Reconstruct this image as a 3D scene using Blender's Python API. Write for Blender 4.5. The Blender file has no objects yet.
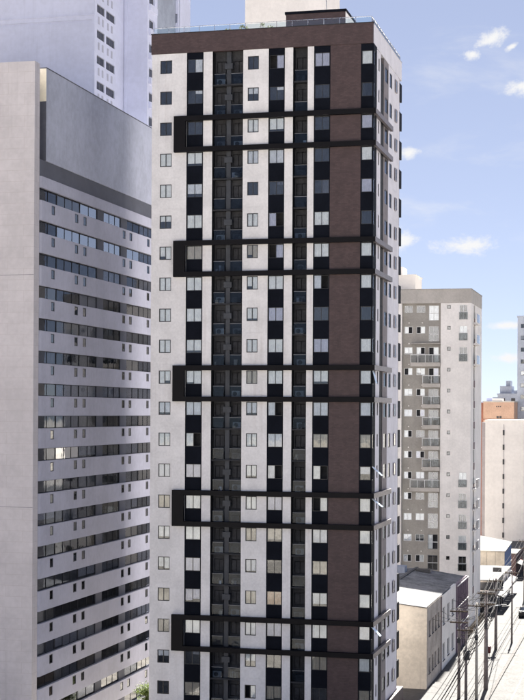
import bpy, bmesh, math, random
from mathutils import Vector
R = math.radians
random.seed(7)
scene = bpy.context.scene
col = scene.collection

# ------------------------------------------------------------------ camera, sky, sun, exposure
cam_d = bpy.data.cameras.new('camera')
cam = bpy.data.objects.new('camera', cam_d); col.objects.link(cam); scene.camera = cam
cam.location = (23.7, -133.9, 28.5)
cam_d.sensor_fit = 'VERTICAL'; cam_d.sensor_height = 36.0
cam_d.lens = 36.0 * 1550 / 700
cam_d.shift_y = 62.0 / 700
cam_d.clip_start = 0.5; cam_d.clip_end = 12000
from mathutils import Matrix
cam.rotation_euler = (Matrix.Rotation(R(14.05), 3, 'Z') @ Matrix.Rotation(R(90), 3, 'X') @ Matrix.Rotation(R(0.30), 3, 'Z')).to_euler()

SUN_EL, SUN_AZ = 46.0, -2.0            # azimuth measured from +Y (down the street) towards +X
sun_d = bpy.data.lights.new('sun', 'SUN'); sun_d.energy = 5.0; sun_d.angle = R(0.53); sun_d.color = (1.0, .95, .87)
sun = bpy.data.objects.new('sun', sun_d); col.objects.link(sun)
sv = Vector((math.sin(R(SUN_AZ)) * math.cos(R(SUN_EL)), math.cos(R(SUN_AZ)) * math.cos(R(SUN_EL)), math.sin(R(SUN_EL))))
sun.rotation_euler = sv.to_track_quat('Z', 'Y').to_euler(); sun.location = (40, 60, 150)

world = bpy.data.worlds.new('World'); scene.world = world; world.use_nodes = True
wn, wl = world.node_tree.nodes, world.node_tree.links
wn.clear()
class NT:                                                  # tiny node helper
    def __init__(s, nodes, links): s.n, s.l = nodes, links
    def node(s, t, **k):
        n = s.n.new(t)
        for a, v in k.items(): setattr(n, a, v)
        return n
    def put(s, sock, v):
        if hasattr(v, 'is_output') or isinstance(v, bpy.types.NodeSocket): s.l.new(v, sock)
        else: sock.default_value = v
    def math(s, op, a, b=0.0, c=None, clamp=False):
        n = s.node('ShaderNodeMath', operation=op); n.use_clamp = clamp
        s.put(n.inputs[0], a); s.put(n.inputs[1], b)
        if c is not None: s.put(n.inputs[2], c)
        return n.outputs[0]
    def mix(s, f, a, b):
        n = s.node('ShaderNodeMix', data_type='RGBA')
        s.put(n.inputs[0], f); s.put(n.inputs[6], a); s.put(n.inputs[7], b)
        return n.outputs[2]
    def noise(s, vec, scale, detail=3.0, rough=.55, dist=0.0):
        n = s.node('ShaderNodeTexNoise'); s.put(n.inputs['Vector'], vec)
        n.inputs['Scale'].default_value = scale; n.inputs['Detail'].default_value = detail
        n.inputs['Roughness'].default_value = rough; n.inputs['Distortion'].default_value = dist
        return n.outputs[0]
    def ramp(s, v, a, b, lo=0.0, hi=1.0):
        n = s.node('ShaderNodeMapRange'); n.interpolation_type = 'SMOOTHSTEP'
        s.put(n.inputs[0], v); n.inputs[1].default_value = a; n.inputs[2].default_value = b
        n.inputs[3].default_value = lo; n.inputs[4].default_value = hi
        return n.outputs[0]
    def scale(s, vec, xyz):
        n = s.node('ShaderNodeMapping'); s.put(n.inputs[0], vec); n.inputs['Scale'].default_value = xyz
        return n.outputs[0]
W = NT(wn, wl)
sky = W.node('ShaderNodeTexSky', sky_type='NISHITA')
sky.sun_disc = False; sky.sun_elevation = R(SUN_EL); sky.sun_rotation = R(SUN_AZ)
sky.altitude = 900; sky.air_density = 0.40; sky.dust_density = 0.05; sky.ozone_density = 4.0
tc = W.node('ShaderNodeTexCoord'); dirv = tc.outputs['Generated']
sep = W.node('ShaderNodeSeparateXYZ'); wl.new(dirv, sep.inputs[0])
el = W.math('ARCSINE', sep.outputs[2]); az = W.math('ARCTAN2', sep.outputs[0], sep.outputs[1])
# fair weather clouds: drifting wisps over the whole sky and a few small cumulus low over the street
wisp = W.ramp(W.noise(W.scale(dirv, (5, 5, 16)), 1.6, 6, .6, .4), .52, .80, 0, .45)
big = W.ramp(W.noise(W.scale(dirv, (3, 3, 9)), 1.1, 7, .62, .3), .60, .70)
edge = W.math('SUBTRACT', W.noise(W.scale(dirv, (1, 1, 1.6)), 38, 6, .68, .3), .5)
edge2 = W.math('SUBTRACT', W.noise(W.scale(dirv, (1, 1, 1.6)), 120, 4, .65), .5)
puff = None
for (a0, e0, sa, se, tilt) in [(-5.72, 13.40, .62, .30, .42), (-6.40, 12.92, .40, .22, .2), (-4.95, 13.15, .24, .12, .5), (-4.35, 11.75, .95, .34, -.05),
                               (-8.75, 9.48, .50, .20, 0), (-9.0, 6.36, .60, .34, 0), (-6.75, 6.10, 1.15, .34, 0), (-5.0, 3.2, .8, .14, 0), (-4.9, 2.0, 1.1, .2, 0),
                               (4.0, 9.0, 1.8, .6, 0), (-27, 8.0, 2.2, .7, 0)]:
    da = W.math('SUBTRACT', az, R(a0)); de = W.math('SUBTRACT', el, R(e0))
    de = W.math('SUBTRACT', de, W.math('MULTIPLY', da, tilt))
    # flat underside, billowed top
    u = W.math('DIVIDE', da, R(sa)); v = W.math('DIVIDE', de, R(se))
    r = W.math('SQRT', W.math('ADD', W.math('POWER', W.math('ABSOLUTE', u), 2.0), W.math('POWER', W.math('ABSOLUTE', v), 2.0)))
    r = W.math('ADD', r, W.math('ADD', W.math('MULTIPLY', edge, 3.6), W.math('MULTIPLY', edge2, 1.0)))
    m = W.ramp(r, 1.25, .10, 0, .96)
    puff = m if puff is None else W.math('MAXIMUM', puff, m)
mask = W.math('MAXIMUM', puff, W.math('MAXIMUM', wisp, W.math('MULTIPLY', big, W.ramp(el, R(18), R(26)))))
gam = W.node('ShaderNodeHueSaturation'); wl.new(sky.outputs[0], gam.inputs['Color'])
gam.inputs['Hue'].default_value = .515; gam.inputs['Saturation'].default_value = .95; gam.inputs['Value'].default_value = 1.0
gm_ = W.node('ShaderNodeGamma'); wl.new(gam.outputs[0], gm_.inputs[0]); gm_.inputs[1].default_value = .45
sc_ = W.node('ShaderNodeVectorMath', operation='SCALE'); wl.new(gm_.outputs[0], sc_.inputs[0]); sc_.inputs['Scale'].default_value = 1.44
skyc = W.mix(mask, sc_.outputs[0], (3.4, 3.38, 3.36, 1))
bg = W.node('ShaderNodeBackground'); wl.new(skyc, bg.inputs[0]); bg.inputs[1].default_value = 0.05
wo = W.node('ShaderNodeOutputWorld'); wl.new(bg.outputs[0], wo.inputs[0])

vs = scene.view_settings
vs.view_transform = 'Standard'; vs.look = 'None'; vs.gamma = 1.0; vs.use_curve_mapping = False
vs.exposure = 2.5
scene.cycles.max_bounces = 6; scene.cycles.transparent_max_bounces = 8; scene.cycles.diffuse_bounces = 3; scene.cycles.glossy_bounces = 3
scene.cycles.use_adaptive_sampling = True; scene.cycles.adaptive_threshold = .02
scene.cycles.use_denoising = True

# ------------------------------------------------------------------ materials
MATS = {}
def mat(name, rgb, rough=.8, spec=.3, var=.10, vscale=.35, streak=0.0, bump=0.0, bscale=30.0, metal=0.0, dirt=None, joints=None):
    """paint / plaster / stone: base colour with world-space mottling, optional rain streaks, fine relief and joints"""
    m = bpy.data.materials.new(name); m.use_nodes = True
    N = NT(m.node_tree.nodes, m.node_tree.links); b = N.n['Principled BSDF']
    pos = N.node('ShaderNodeNewGeometry').outputs['Position']
    f = N.noise(pos, vscale, 5, .6)
    g = N.noise(pos, vscale * 9, 4, .6)
    f = N.math('ADD', N.math('MULTIPLY', f, .6), N.math('MULTIPLY', g, .4))
    d = tuple(c * (1 - 2.2 * var) for c in rgb) + (1,); l = tuple(min(1, c * (1 + 1.6 * var)) for c in rgb) + (1,)
    c = N.mix(N.ramp(f, .32, .68), d, l)
    if streak:
        s = N.noise(N.scale(pos, (1.6, 1.6, .05)), 1.0, 5, .65)
        s2 = N.noise(pos, .12, 3)
        k = N.math('MULTIPLY', N.math('MULTIPLY', N.ramp(s, .5, .78), N.ramp(s2, .35, .7)), streak)
        dc = dirt or tuple(x * .45 for x in rgb)
        c = N.mix(k, c, tuple(dc) + (1,))
    if joints:                                             # (tile width, tile height, joint colour, mix)
        tw, th, jc, ja = joints
        sx = N.node('ShaderNodeSeparateXYZ'); N.l.new(pos, sx.inputs[0])
        cx = N.node('ShaderNodeCombineXYZ'); N.l.new(N.math('ADD', sx.outputs[0], sx.outputs[1]), cx.inputs[0]); N.l.new(sx.outputs[2], cx.inputs[1])
        bt = N.node('ShaderNodeTexBrick'); N.l.new(cx.outputs[0], bt.inputs[0]); bt.offset = 0.5
        bt.inputs['Scale'].default_value = 1.0; bt.inputs['Mortar Size'].default_value = .012 * min(1, tw * 3)
        bt.inputs['Brick Width'].default_value = tw; bt.inputs['Row Height'].default_value = th
        bt.inputs['Color1'].default_value = (.75, .75, .75, 1); bt.inputs['Color2'].default_value = (1.25, 1.25, 1.25, 1); bt.inputs['Mortar'].default_value = (1, 1, 1, 1)
        mu = N.node('ShaderNodeMix', data_type='RGBA', blend_type='MULTIPLY'); mu.inputs[0].default_value = ja
        N.l.new(c, mu.inputs[6]); N.l.new(bt.outputs['Color'], mu.inputs[7])
        c = N.mix(N.math('MULTIPLY', bt.outputs['Fac'], .8), mu.outputs[2], tuple(jc) + (1,))
    N.l.new(c, b.inputs['Base Color'])
    rr = N.ramp(g, .3, .7, max(0, rough - .1), min(1, rough + .08)); N.l.new(rr, b.inputs['Roughness'])
    b.inputs['Specular IOR Level'].default_value = spec; b.inputs['Metallic'].default_value = metal
    if bump:
        bn = N.node('ShaderNodeBump'); bn.inputs['Strength'].default_value = bump; bn.inputs['Distance'].default_value = .02
        N.l.new(N.noise(pos, bscale, 4, .6), bn.inputs['Height']); N.l.new(bn.outputs[0], b.inputs['Normal'])
    MATS[name] = m
    return m
def glass(name, tint, refl, rough=.01, k=1.0):
    m = bpy.data.materials.new(name); m.use_nodes = True
    N = NT(m.node_tree.nodes, m.node_tree.links); N.n.remove(N.n['Principled BSDF'])
    out = N.n['Material Output']
    t = N.node('ShaderNodeBsdfTransparent'); t.inputs[0].default_value = tuple(tint) + (1,)
    g = N.node('ShaderNodeBsdfGlossy'); g.inputs['Roughness'].default_value = rough; g.inputs[0].default_value = (.95, .97, 1, 1)
    pos = N.node('ShaderNodeNewGeometry').outputs['Position']
    bn = N.node('ShaderNodeBump'); bn.inputs['Strength'].default_value = .05; bn.inputs['Distance'].default_value = .05
    N.l.new(N.noise(pos, 1.3, 2), bn.inputs['Height']); N.l.new(bn.outputs[0], g.inputs['Normal'])
    fr = N.node('ShaderNodeFresnel'); fr.inputs[0].default_value = 1.52
    f = N.math('ADD', N.math('MULTIPLY', fr.outputs[0], k), refl, clamp=True)
    mx = N.node('ShaderNodeMixShader'); N.l.new(f, mx.inputs[0]); N.l.new(t.outputs[0], mx.inputs[1]); N.l.new(g.outputs[0], mx.inputs[2])
    N.l.new(mx.outputs[0], out.inputs[0]); MATS[name] = m
    return m
mat('white_paint', (.71, .695, .70), .75, .3, .06, .5, .6, .15, 25, dirt=(.42, .38, .36))
mat('side_paint', (.70, .68, .72), .75, .3, .05, .5, .35, .15, 25, dirt=(.36, .35, .38))  # tower white with the shaded side's cool tint put into its colour
mat('sash_glass', (.55, .66, .78), .12, .8, .03, 1)  # opaque pane, the sky's reflection painted in as pale blue
mat('charcoal_panel', (.007, .0085, .0135), .6, .03, .12, .6)
mat('band_panel', (.0065, .006, .0075), .5, .10, .10, .7)
mat('brown_tile', (.064, .040, .041), .6, .4, .12, 1.2, .2, .1, 40, dirt=(.05, .03, .03), joints=(.30, .12, (.05, .03, .03), .6))
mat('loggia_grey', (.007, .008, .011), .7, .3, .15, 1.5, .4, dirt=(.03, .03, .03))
mat('duct_grey', (.042, .046, .056), .6, .4, .12, 1.5, .3)
mat('slab_edge', (.032, .033, .038), .8, .2, .12, 1.5)
mat('black_frame', (.018, .018, .020), .4, .5, .05)
mat('white_frame', (.70, .70, .70), .45, .5, .05)
mat('grey_frame', (.16, .165, .18), .45, .5, .05)
mat('interior', (.055, .056, .062), .9, .1, .15, 1.0)
mat('taupe', (.36, .335, .35), .7, .3, .07, .6, .3)
mat('taupe_gloss', (.15, .125, .125), .45, .3, .08, .7)  # dark band colour lightened to paint in its grazing sheen
mat('taupe_dark', (.21, .185, .19), .7, .3, .07, .6, .3)
mat('steel', (.45, .46, .48), .3, .5, .05, metal=.9)
mat('ac_white', (.30, .30, .30), .5, .4, .08, 2)
mat('ac_grey', (.09, .09, .10), .5, .4, .08, 2)
mat('ac_dark', (.03, .03, .035), .5, .4, .05)
mat('roof_concrete', (.42, .40, .38), .85, .2, .15, .3, 0, .3, 12)
mat('pinkish_render', (.505, .48, .50), .85, .2, .05, .25, .35, .2, 30, joints=(3.0, .95, (.40, .365, .37), .06))
mat('lavender_render', (.40, .405, .485), .85, .2, .05, .25, .25, .2, 30)  # end wall's render with blue sky light of the shaded side mixed in
mat('parapet_render', (.39, .41, .49), .85, .2, .08, .2, .25, .2, 30)  # same blue sky tint of the shaded side put into the parapet
mat('grey_stripe', (.105, .11, .135), .8, .2, .08, .4, .2)
mat('cream_render', (.82, .76, .60), .8, .2, .04, .5)  # sunlight at the top of the notch, painted as cream
mat('pale_render', (.58, .60, .735), .85, .2, .04, .2, .18, .2, 30)
mat('far_white', (.78, .745, .715), .85, .2, .04, .2, .15)
mat('sand_render', (.44, .41, .375), .85, .2, .07, .5, .3, .15, 25)
mat('greige_render', (.33, .31, .28), .85, .2, .07, .5, .3, .15, 25)
mat('light_render', (.77, .735, .70), .85, .2, .05, .4, .3, .15, 25)
mat('maroon_paint', (.13, .085, .09), .7, .3, .08, .6)
mat('cream_wall', (.60, .535, .445), .9, .2, .09, .3, .95, .25, 15, dirt=(.30, .25, .20))
mat('grey_plaster', (.42, .375, .335), .9, .2, .16, .5, .5, .25, 15)
mat('plum_tile', (.17, .12, .16), .6, .4, .12, 1.0, .2)
mat('fibre_roof', (.19, .19, .195), .85, .2, .22, .35, 0, .3, 10)
mat('pale_roof', (.108, .106, .104), .8, .2, .12, .4)
mat('blue_wall', (.06, .11, .24), .7, .3, .12, .8, .3)
mat('orange_render', (.47, .315, .235), .85, .2, .08, .3, .3, dirt=(.40, .20, .12))
mat('brick_red', (.30, .13, .09), .85, .2, .1, .5)
mat('bluegrey_render', (.33, .36, .43), .85, .2, .08, .3, .2)
mat('pavement', (.084, .083, .083), .85, .2, .10, .6, 0, .2, 20)
mat('asphalt', (.082, .081, .081), .85, .2, .10, .5, 0, .3, 60)
mat('dim_ground', (.10, .10, .103), .9, .2, .2, .4, 0, .3, 40)  # dull tone for the added unseen sheet beyond the road
mat('kerb_stone', (.075, .07, .068), .85, .2, .12, 1.5)
mat('earth', (.44, .41, .37), .9, .1, .25, .05)  # tone raised so the unseen ground bounces more light onto the fronts
mat('road_paint', (.22, .215, .21), .7, .3, .08, 2)
mat('pole_concrete', (.20, .175, .17), .85, .2, .15, 1.5, .3)
mat('pole_pale', (.46, .43, .38), .7, .3, .1, 1.5)
mat('cable', (.02, .019, .02), .8, .1, .1)
mat('dark_metal', (.03, .03, .036), .5, .5, .12, 2)
mat('awning_cloth', (.62, .60, .58), .8, .2, .1, 1)
mat('sign_red', (.11, .022, .022), .5, .4, .1, 1)
mat('bark', (.09, .07, .055), .95, .1, .2, 4)
mat('car_paint', (.012, .012, .014), .25, .6, .05)
mat('tyre', (.02, .02, .02), .9, .2, .05)
mat('lamp_lens', (.6, .58, .5), .2, .5, .02)
CUR = {}
for k, c in dict(w=(.90, .88, .86), v=(.78, .77, .80), b=(.50, .43, .34), l=(.60, .58, .68), o=(.52, .30, .16), g=(.30, .30, .33), p=(.62, .66, .70), n=(.10, .10, .12)).items():
    CUR[k] = mat('curtain_' + k, c, .9, .1, .06, 3)
glass('window_glass', (.93, .95, .96), .012)
glass('loggia_glass', (.62, .68, .74), .0, .03, .35)
glass('band_glass', (.60, .62, .66), .0, .02, .22)
glass('dark_glass', (.50, .53, .58), .0, .02, .45)
glass('balcony_glass', (.66, .68, .69), .0, .02, .45)
glass('rail_glass', (.86, .92, .94), .01)
glass('blue_glass', (.55, .65, .75), .22)
def leaf_mat(name, c1, c2):
    m = bpy.data.materials.new(name); m.use_nodes = True
    N = NT(m.node_tree.nodes, m.node_tree.links); b = N.n['Principled BSDF']
    pos = N.node('ShaderNodeNewGeometry').outputs['Position']
    N.l.new(N.mix(N.ramp(N.noise(pos, 1.7, 3), .35, .65), c1 + (1,), c2 + (1,)), b.inputs['Base Color'])
    b.inputs['Roughness'].default_value = .6
    t = N.node('ShaderNodeBsdfTranslucent'); t.inputs[0].default_value = (c2[0] * 1.6, c2[1] * 1.6, c2[2], 1)
    mx = N.node('ShaderNodeMixShader'); mx.inputs[0].default_value = .35
    N.l.new(b.outputs[0], mx.inputs[1]); N.l.new(t.outputs[0], mx.inputs[2]); N.l.new(mx.outputs[0], N.n['Material Output'].inputs[0])
    MATS[name] = m
leaf_mat('leaf_green', (.05, .09, .02), (.11, .15, .04))
leaf_mat('leaf_dusty', (.07, .08, .05), (.13, .13, .09))

# ------------------------------------------------------------------ mesh helpers
CACHE = {}
def mk(key, verts, faces, m, smooth=False):
    me = bpy.data.meshes.new(str(key)[:40]); me.from_pydata(verts, [], faces); me.materials.append(MATS[m]); me.update()
    if smooth:
        for p in me.polygons: p.use_smooth = True
    return me
BOXF = [(0, 3, 2, 1), (4, 5, 6, 7), (0, 1, 5, 4), (1, 2, 6, 5), (2, 3, 7, 6), (3, 0, 4, 7)]
def boxv(x0, x1, y0, y1, z0, z1):
    return [(x0, y0, z0), (x1, y0, z0), (x1, y1, z0), (x0, y1, z0), (x0, y0, z1), (x1, y0, z1), (x1, y1, z1), (x0, y1, z1)]
def box_mesh(dx, dy, dz, m):
    k = ('box', round(dx, 3), round(dy, 3), round(dz, 3), m)
    if k not in CACHE: CACHE[k] = mk(k, boxv(0, dx, 0, dy, 0, dz), BOXF, m)
    return CACHE[k]
def holed_mesh(w, h, d, holes, m, xs=None, zs=None):
    """upright slab w x h, depth d along +y, with rectangular holes (x0,x1,z0,z1): one connected mesh"""
    k = ('holed', round(w, 3), round(h, 3), round(d, 3), tuple(tuple(round(q, 3) for q in a) for a in holes), m)
    if k in CACHE: return CACHE[k]
    X = sorted({0.0, w, *[round(a[0], 4) for a in holes], *[round(a[1], 4) for a in holes]})
    Z = sorted({0.0, h, *[round(a[2], 4) for a in holes], *[round(a[3], 4) for a in holes]})
    nx, nz = len(X) - 1, len(Z) - 1
    def full(i, j):
        if i < 0 or j < 0 or i >= nx or j >= nz: return False
        cx, cz = (X[i] + X[i + 1]) / 2, (Z[j] + Z[j + 1]) / 2
        return not any(a[0] < cx < a[1] and a[2] < cz < a[3] for a in holes)
    V, F, I = [], [], {}
    def v(i, j, s):
        if (i, j, s) not in I: I[(i, j, s)] = len(V); V.append((X[i], d * s, Z[j]))
        return I[(i, j, s)]
    for i in range(nx):
        for j in range(nz):
            if not full(i, j): continue
            F.append((v(i, j, 0), v(i + 1, j, 0), v(i + 1, j + 1, 0), v(i, j + 1, 0)))
            F.append((v(i, j, 1), v(i, j + 1, 1), v(i + 1, j + 1, 1), v(i + 1, j, 1)))
            if not full(i - 1, j): F.append((v(i, j, 0), v(i, j + 1, 0), v(i, j + 1, 1), v(i, j, 1)))
            if not full(i + 1, j): F.append((v(i + 1, j, 0), v(i + 1, j, 1), v(i + 1, j + 1, 1), v(i + 1, j + 1, 0)))
            if not full(i, j - 1): F.append((v(i, j, 0), v(i, j, 1), v(i + 1, j, 1), v(i + 1, j, 0)))
            if not full(i, j + 1): F.append((v(i, j + 1, 0), v(i + 1, j + 1, 0), v(i + 1, j + 1, 1), v(i, j + 1, 1)))
    CACHE[k] = mk(k, V, F, m)
    return CACHE[k]
def prism_mesh(key, outline, z0, z1, m):
    """outline (x,y) counter-clockwise, extruded in z"""
    n = len(outline)
    V = [(x, y, z0) for x, y in outline] + [(x, y, z1) for x, y in outline]
    F = [tuple(range(n - 1, -1, -1)), tuple(range(n, 2 * n))] + [(i, (i + 1) % n, n + (i + 1) % n, n + i) for i in range(n)]
    return mk(key, V, F, m)
def curtain_mesh(w, h, m):
    k = ('curtain', round(w, 3), round(h, 3), m)
    if k in CACHE: return CACHE[k]
    n = max(6, int(w / .07)); V, F = [], []
    rr = random.Random(int(w * 1000))
    for i in range(n + 1):
        y = (.035 if i % 2 else 0) * rr.uniform(.4, 1.2)
        V += [(w * i / n, y, 0), (w * i / n, y, h)]
    for i in range(n): F.append((2 * i, 2 * i + 2, 2 * i + 3, 2 * i + 1))
    CACHE[k] = mk(k, V, F, m)
    return CACHE[k]
def tube(pts, rad, m, n=6, key='tube', radii=None, smooth=True):
    V, F = [], []
    P = [Vector(p) for p in pts]
    for i, p in enumerate(P):
        t = (P[min(i + 1, len(P) - 1)] - P[max(i - 1, 0)]).normalized()
        a = Vector((0, 0, 1)) if abs(t.z) < .9 else Vector((1, 0, 0))
        u = t.cross(a).normalized(); w = t.cross(u)
        r = radii[i] if radii else rad
        for q in range(n):
            an = 2 * math.pi * q / n; V.append(tuple(p + u * (r * math.cos(an)) + w * (r * math.sin(an))))
    for i in range(len(P) - 1):
        for q in range(n):
            F.append((i * n + q, i * n + (q + 1) % n, (i + 1) * n + (q + 1) % n, (i + 1) * n + q))
    F.append(tuple(range(n - 1, -1, -1))); F.append(tuple(range((len(P) - 1) * n, len(P) * n)))
    return mk(key, V, F, m, smooth)
# ------------------------------------------------------------------ object helpers
def link(name, me, parent=None, loc=(0, 0, 0), rz=0.0):
    o = bpy.data.objects.new(name, me); col.objects.link(o)
    if parent is not None: o.parent = parent
    o.location = loc
    if rz: o.rotation_euler = (0, 0, rz)
    return o
def thing(name, label, cat, loc, group=None):
    o = bpy.data.objects.new(name, None); col.objects.link(o); o.location = loc; o.empty_display_size = 1
    return tag(o, label, cat, group)
def tag(o, label, cat, group=None):
    o['label'] = label; o['category'] = cat
    if group: o['group'] = group
    return o
def struct(o): o['kind'] = 'structure'; return o
def part(name, me, root, wloc, rz=0.0):                    # wloc in world coordinates (roots are never turned)
    L = root.location
    return link(name, me, root, (wloc[0] - L[0], wloc[1] - L[1], wloc[2] - L[2]), rz)
def pbox(name, root, x0, x1, y0, y1, z0, z1, m):
    return part(name, box_mesh(x1 - x0, y1 - y0, z1 - z0, m), root, (x0, y0, z0))
def sbox(name, parent, x0, x1, y0, y1, z0, z1, m):          # sub-part, in the parent's own frame
    return link(name, box_mesh(x1 - x0, y1 - y0, z1 - z0, m), parent, (x0, y0, z0))
FACE = {'F': 0.0, 'R': math.pi / 2}
def window(root, wloc, w, h, face='F', state='d', n=2, fm='black_frame', rec=.04, ft=.06, gm='window_glass', bars=False, rng=random, name='window'):
    """frame with n sashes; wloc = lower left corner on the wall face. states: d bare glass, h blind half down, m one sash slid open, letter = curtain"""
    sw = (w - ft * (n + 1)) / n
    holes = [(ft + i * (sw + ft), ft + i * (sw + ft) + sw, ft, h - ft) for i in range(n)]
    o = part(name, holed_mesh(w, h, .07, holes, fm), root, wloc, FACE[face])
    # push the frame into its reveal
    d = Vector((0, rec, 0)); d.rotate(o.rotation_euler.to_matrix()); o.location = Vector(o.location) + d
    opened = rng.randrange(n) if state == 'm' else -1
    for i in range(n):
        x = ft + i * (sw + ft)
        if i == opened: continue
        link('pane', box_mesh(sw, .008, h - 2 * ft, gm), o, (x, .03, ft))
    def cur(i0, i1, hh, c):
        x0 = holes[i0][0] - .01; x1 = holes[i1][1] + .01
        link('curtain', curtain_mesh(x1 - x0, hh, 'curtain_' + c), o, (x0, .05, h - hh - .01))
    if state in ('d', 'x'):
        if rng.random() < .22 and state == 'd': cur(n - 1, n - 1, h * rng.choice((.25, .98)), rng.choice('gvn'))
    elif state == 'h': cur(0, n - 1, h * rng.choice((.45, .55)), rng.choice('wv'))
    elif state == 'm':
        for i in range(n):
            if i != opened: cur(i, i, h - .04, rng.choice('wwvl'))
    else:
        r_ = rng.random()
        if r_ < .55 or n == 1: cur(0, n - 1, h - .02, state)
        elif r_ < .85:
            for i in range(n): cur(i, i, h - .02 - rng.choice((0, 0, .15, .3)), state)
        else:
            cur(0, n - 1, h * .8, state)
    return o

# ------------------------------------------------------------------ the setting
def sheet(name, x0, x1, y0, y1, z, m, parent=None):
    me = mk(name, [(x0, y0, z), (x1, y0, z), (x1, y1, z), (x0, y1, z)], [(0, 1, 2, 3)], m)
    return link(name, me, parent)
struct(sheet('ground', -3000, 3000, -1500, 5000, -3.0, 'earth'))
road = struct(sheet('road', 8.3, 19.7, -200, 1500, -.15, 'asphalt'))
for i in range(34):
    y = -30 + i * 6.0
    link('lane_mark', box_mesh(.14, 3.0, .004, 'road_paint'), road, (13.9, y, -.148))
link('edge_line', box_mesh(.12, 700, .004, 'road_paint'), road, (10.35, -150, -.148))
pav = struct(link('pavement', box_mesh(6.45, 1500, 3.16, 'pavement'), None, (1.55, -150, -3.16)))
# paving slabs of the near stretch of the pavement
for i in range(2):
    for j in range(9):
        link('paving_slab', box_mesh(3.2, 8.97, .02, 'pavement'), pav, (.02 + i * 3.215, 150 + 14.5 + j * 9.0, 3.152 + random.uniform(0, .004)))
for i in range(60):
    k = link('kerb', box_mesh(.3, 1.98, .17, 'kerb_stone'), pav, (6.452, 150 - 20 + i * 2.0, 3.0))
struct(sheet('parking_lot', 25.7, 160, -120, 420, -.12, 'dim_ground'))  # unseen sheet, added to darken side-window reflections and cut bounce light
pav2 = struct(link('far_pavement', box_mesh(6, 1500, 3.16, 'pavement'), None, (19.7, -150, -3.16)))
yard = struct(link('yard', box_mesh(17.5, 18, 3.0, 'kerb_stone'), None, (-16, 14, -3.06)))

# ------------------------------------------------------------------ the main apartment tower (front right corner at x=0, y=0)
PITCH, T0, NR = 2.805, 60.25, 22
def T(k): return T0 - PITCH * k
TW = thing('apartment_tower', 'tall white, charcoal and brown apartment tower with dark projecting frames, standing in the middle', 'building', (-10, 8, 0))
rA = random.Random(11)
XL, XR, DEPTH = -20.25, 0.0, 15.0
pbox('core', TW, XL + .9, XR - .9, .95, DEPTH - .3, 0, 61.6, 'interior')
pbox('wall_left', TW, XL, XL + .3, .30, DEPTH, 0, 60.84, 'white_paint')
pbox('wall_rear', TW, XL + .3, -.3, DEPTH - .3, DEPTH, 0, 60.84, 'white_paint')
pbox('plinth', TW, XL - .4, .4, -.4, DEPTH + 1.8, -3.05, 1.7, 'brown_tile')
# storey panels: each column of the front is laid storey by storey with open joints
J = .004
def col_panels(name, x0, x1, m, win=None, y=0.0, d=.28, states=None, face='F', rows=range(NR), rec=.05):
    """one panel per storey from T(k)+.56 down; win = (offset, width, height, sashes) leaves an opening"""
    w = x1 - x0
    for k in rows:
        zt = T(k) + .585; zb = T(k + 1) + .585 + J
        holes = []
        if win:
            o, ww, wh, n = win
            holes = [(o, o + ww, T(k) - wh - zb, T(k) - zb)]
        me = holed_mesh(w, zt - zb, d, holes, m) if holes else box_mesh(w, d, zt - zb, m)
        loc = (x0, y, zb) if face == 'F' else (y, x0, zb)
        part(name, me, TW, loc, FACE[face])
        if win:
            wl_ = (x0 + o, y, T(k) - wh) if face == 'F' else (y, x0 + o, T(k) - wh)
            st = states[k] if states and k < len(states) else rA.choice('wdb')
            window(TW, wl_, ww, wh, face, st, n, rec=rec, ft=.07, gm='dark_glass' if face == 'R' else 'window_glass', rng=rA)
col_panels('wall_panel', XL, -16.96, 'white_paint', (.78, 1.12, 1.20, 2), states='dddwwhwwwwwvwvbwwbdhdw')
col_panels('wall_panel', -15.40, -14.55, 'white_paint')
col_panels('wall_panel', -11.70, -9.36, 'white_paint', (.42, 1.02, 1.20, 2), states='dhwvdwbwwwbvwwwbvbvhmd')
col_panels('wall_panel', -7.88, -7.13, 'white_paint')
col_panels('wall_panel', -5.80, -5.23, 'white_paint')
col_panels('tile_panel', -3.75, -1.02, 'brown_tile')
# charcoal columns: spandrel panel and full-width window, set back a little
def dark_col(x0, x1, states, face='F', y=.025, n=2):
    w = x1 - x0
    for k in range(NR):
        h = 1.22
        loc = (x0, y, T(k + 1)) if face == 'F' else (y, x0, T(k + 1))
        part('spandrel_panel', box_mesh(w, .26, PITCH - h, 'charcoal_panel'), TW, loc, FACE[face])
        wl_ = (x0 + .07, y, T(k) - h) if face == 'F' else (y, x0 + .07, T(k) - h)
        window(TW, wl_, w - .14, h, face, states[k], n, rec=.04, ft=.045, rng=rA)
        for e in (0, w - .07):
            part('jamb', box_mesh(.07, .2, h, 'charcoal_panel'), TW, (loc[0] + (e if face == 'F' else 0), loc[1] + (e if face == 'R' else 0), T(k) - h), FACE[face])
    part('spandrel_panel', box_mesh(w, .26, .58, 'charcoal_panel'), TW, (x0, y, T0) if face == 'F' else (y, x0, T0), FACE[face])
dark_col(-16.96, -15.40, 'dddwvwbwwwwvmlwwllwdbd')
dark_col(-9.36, -7.88, 'mdwvdmmwlwwmvmlbdolxbd')
dark_col(-5.23, -3.75, 'ldxxdwwmxlwvbmmvbwwbdw')
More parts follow.
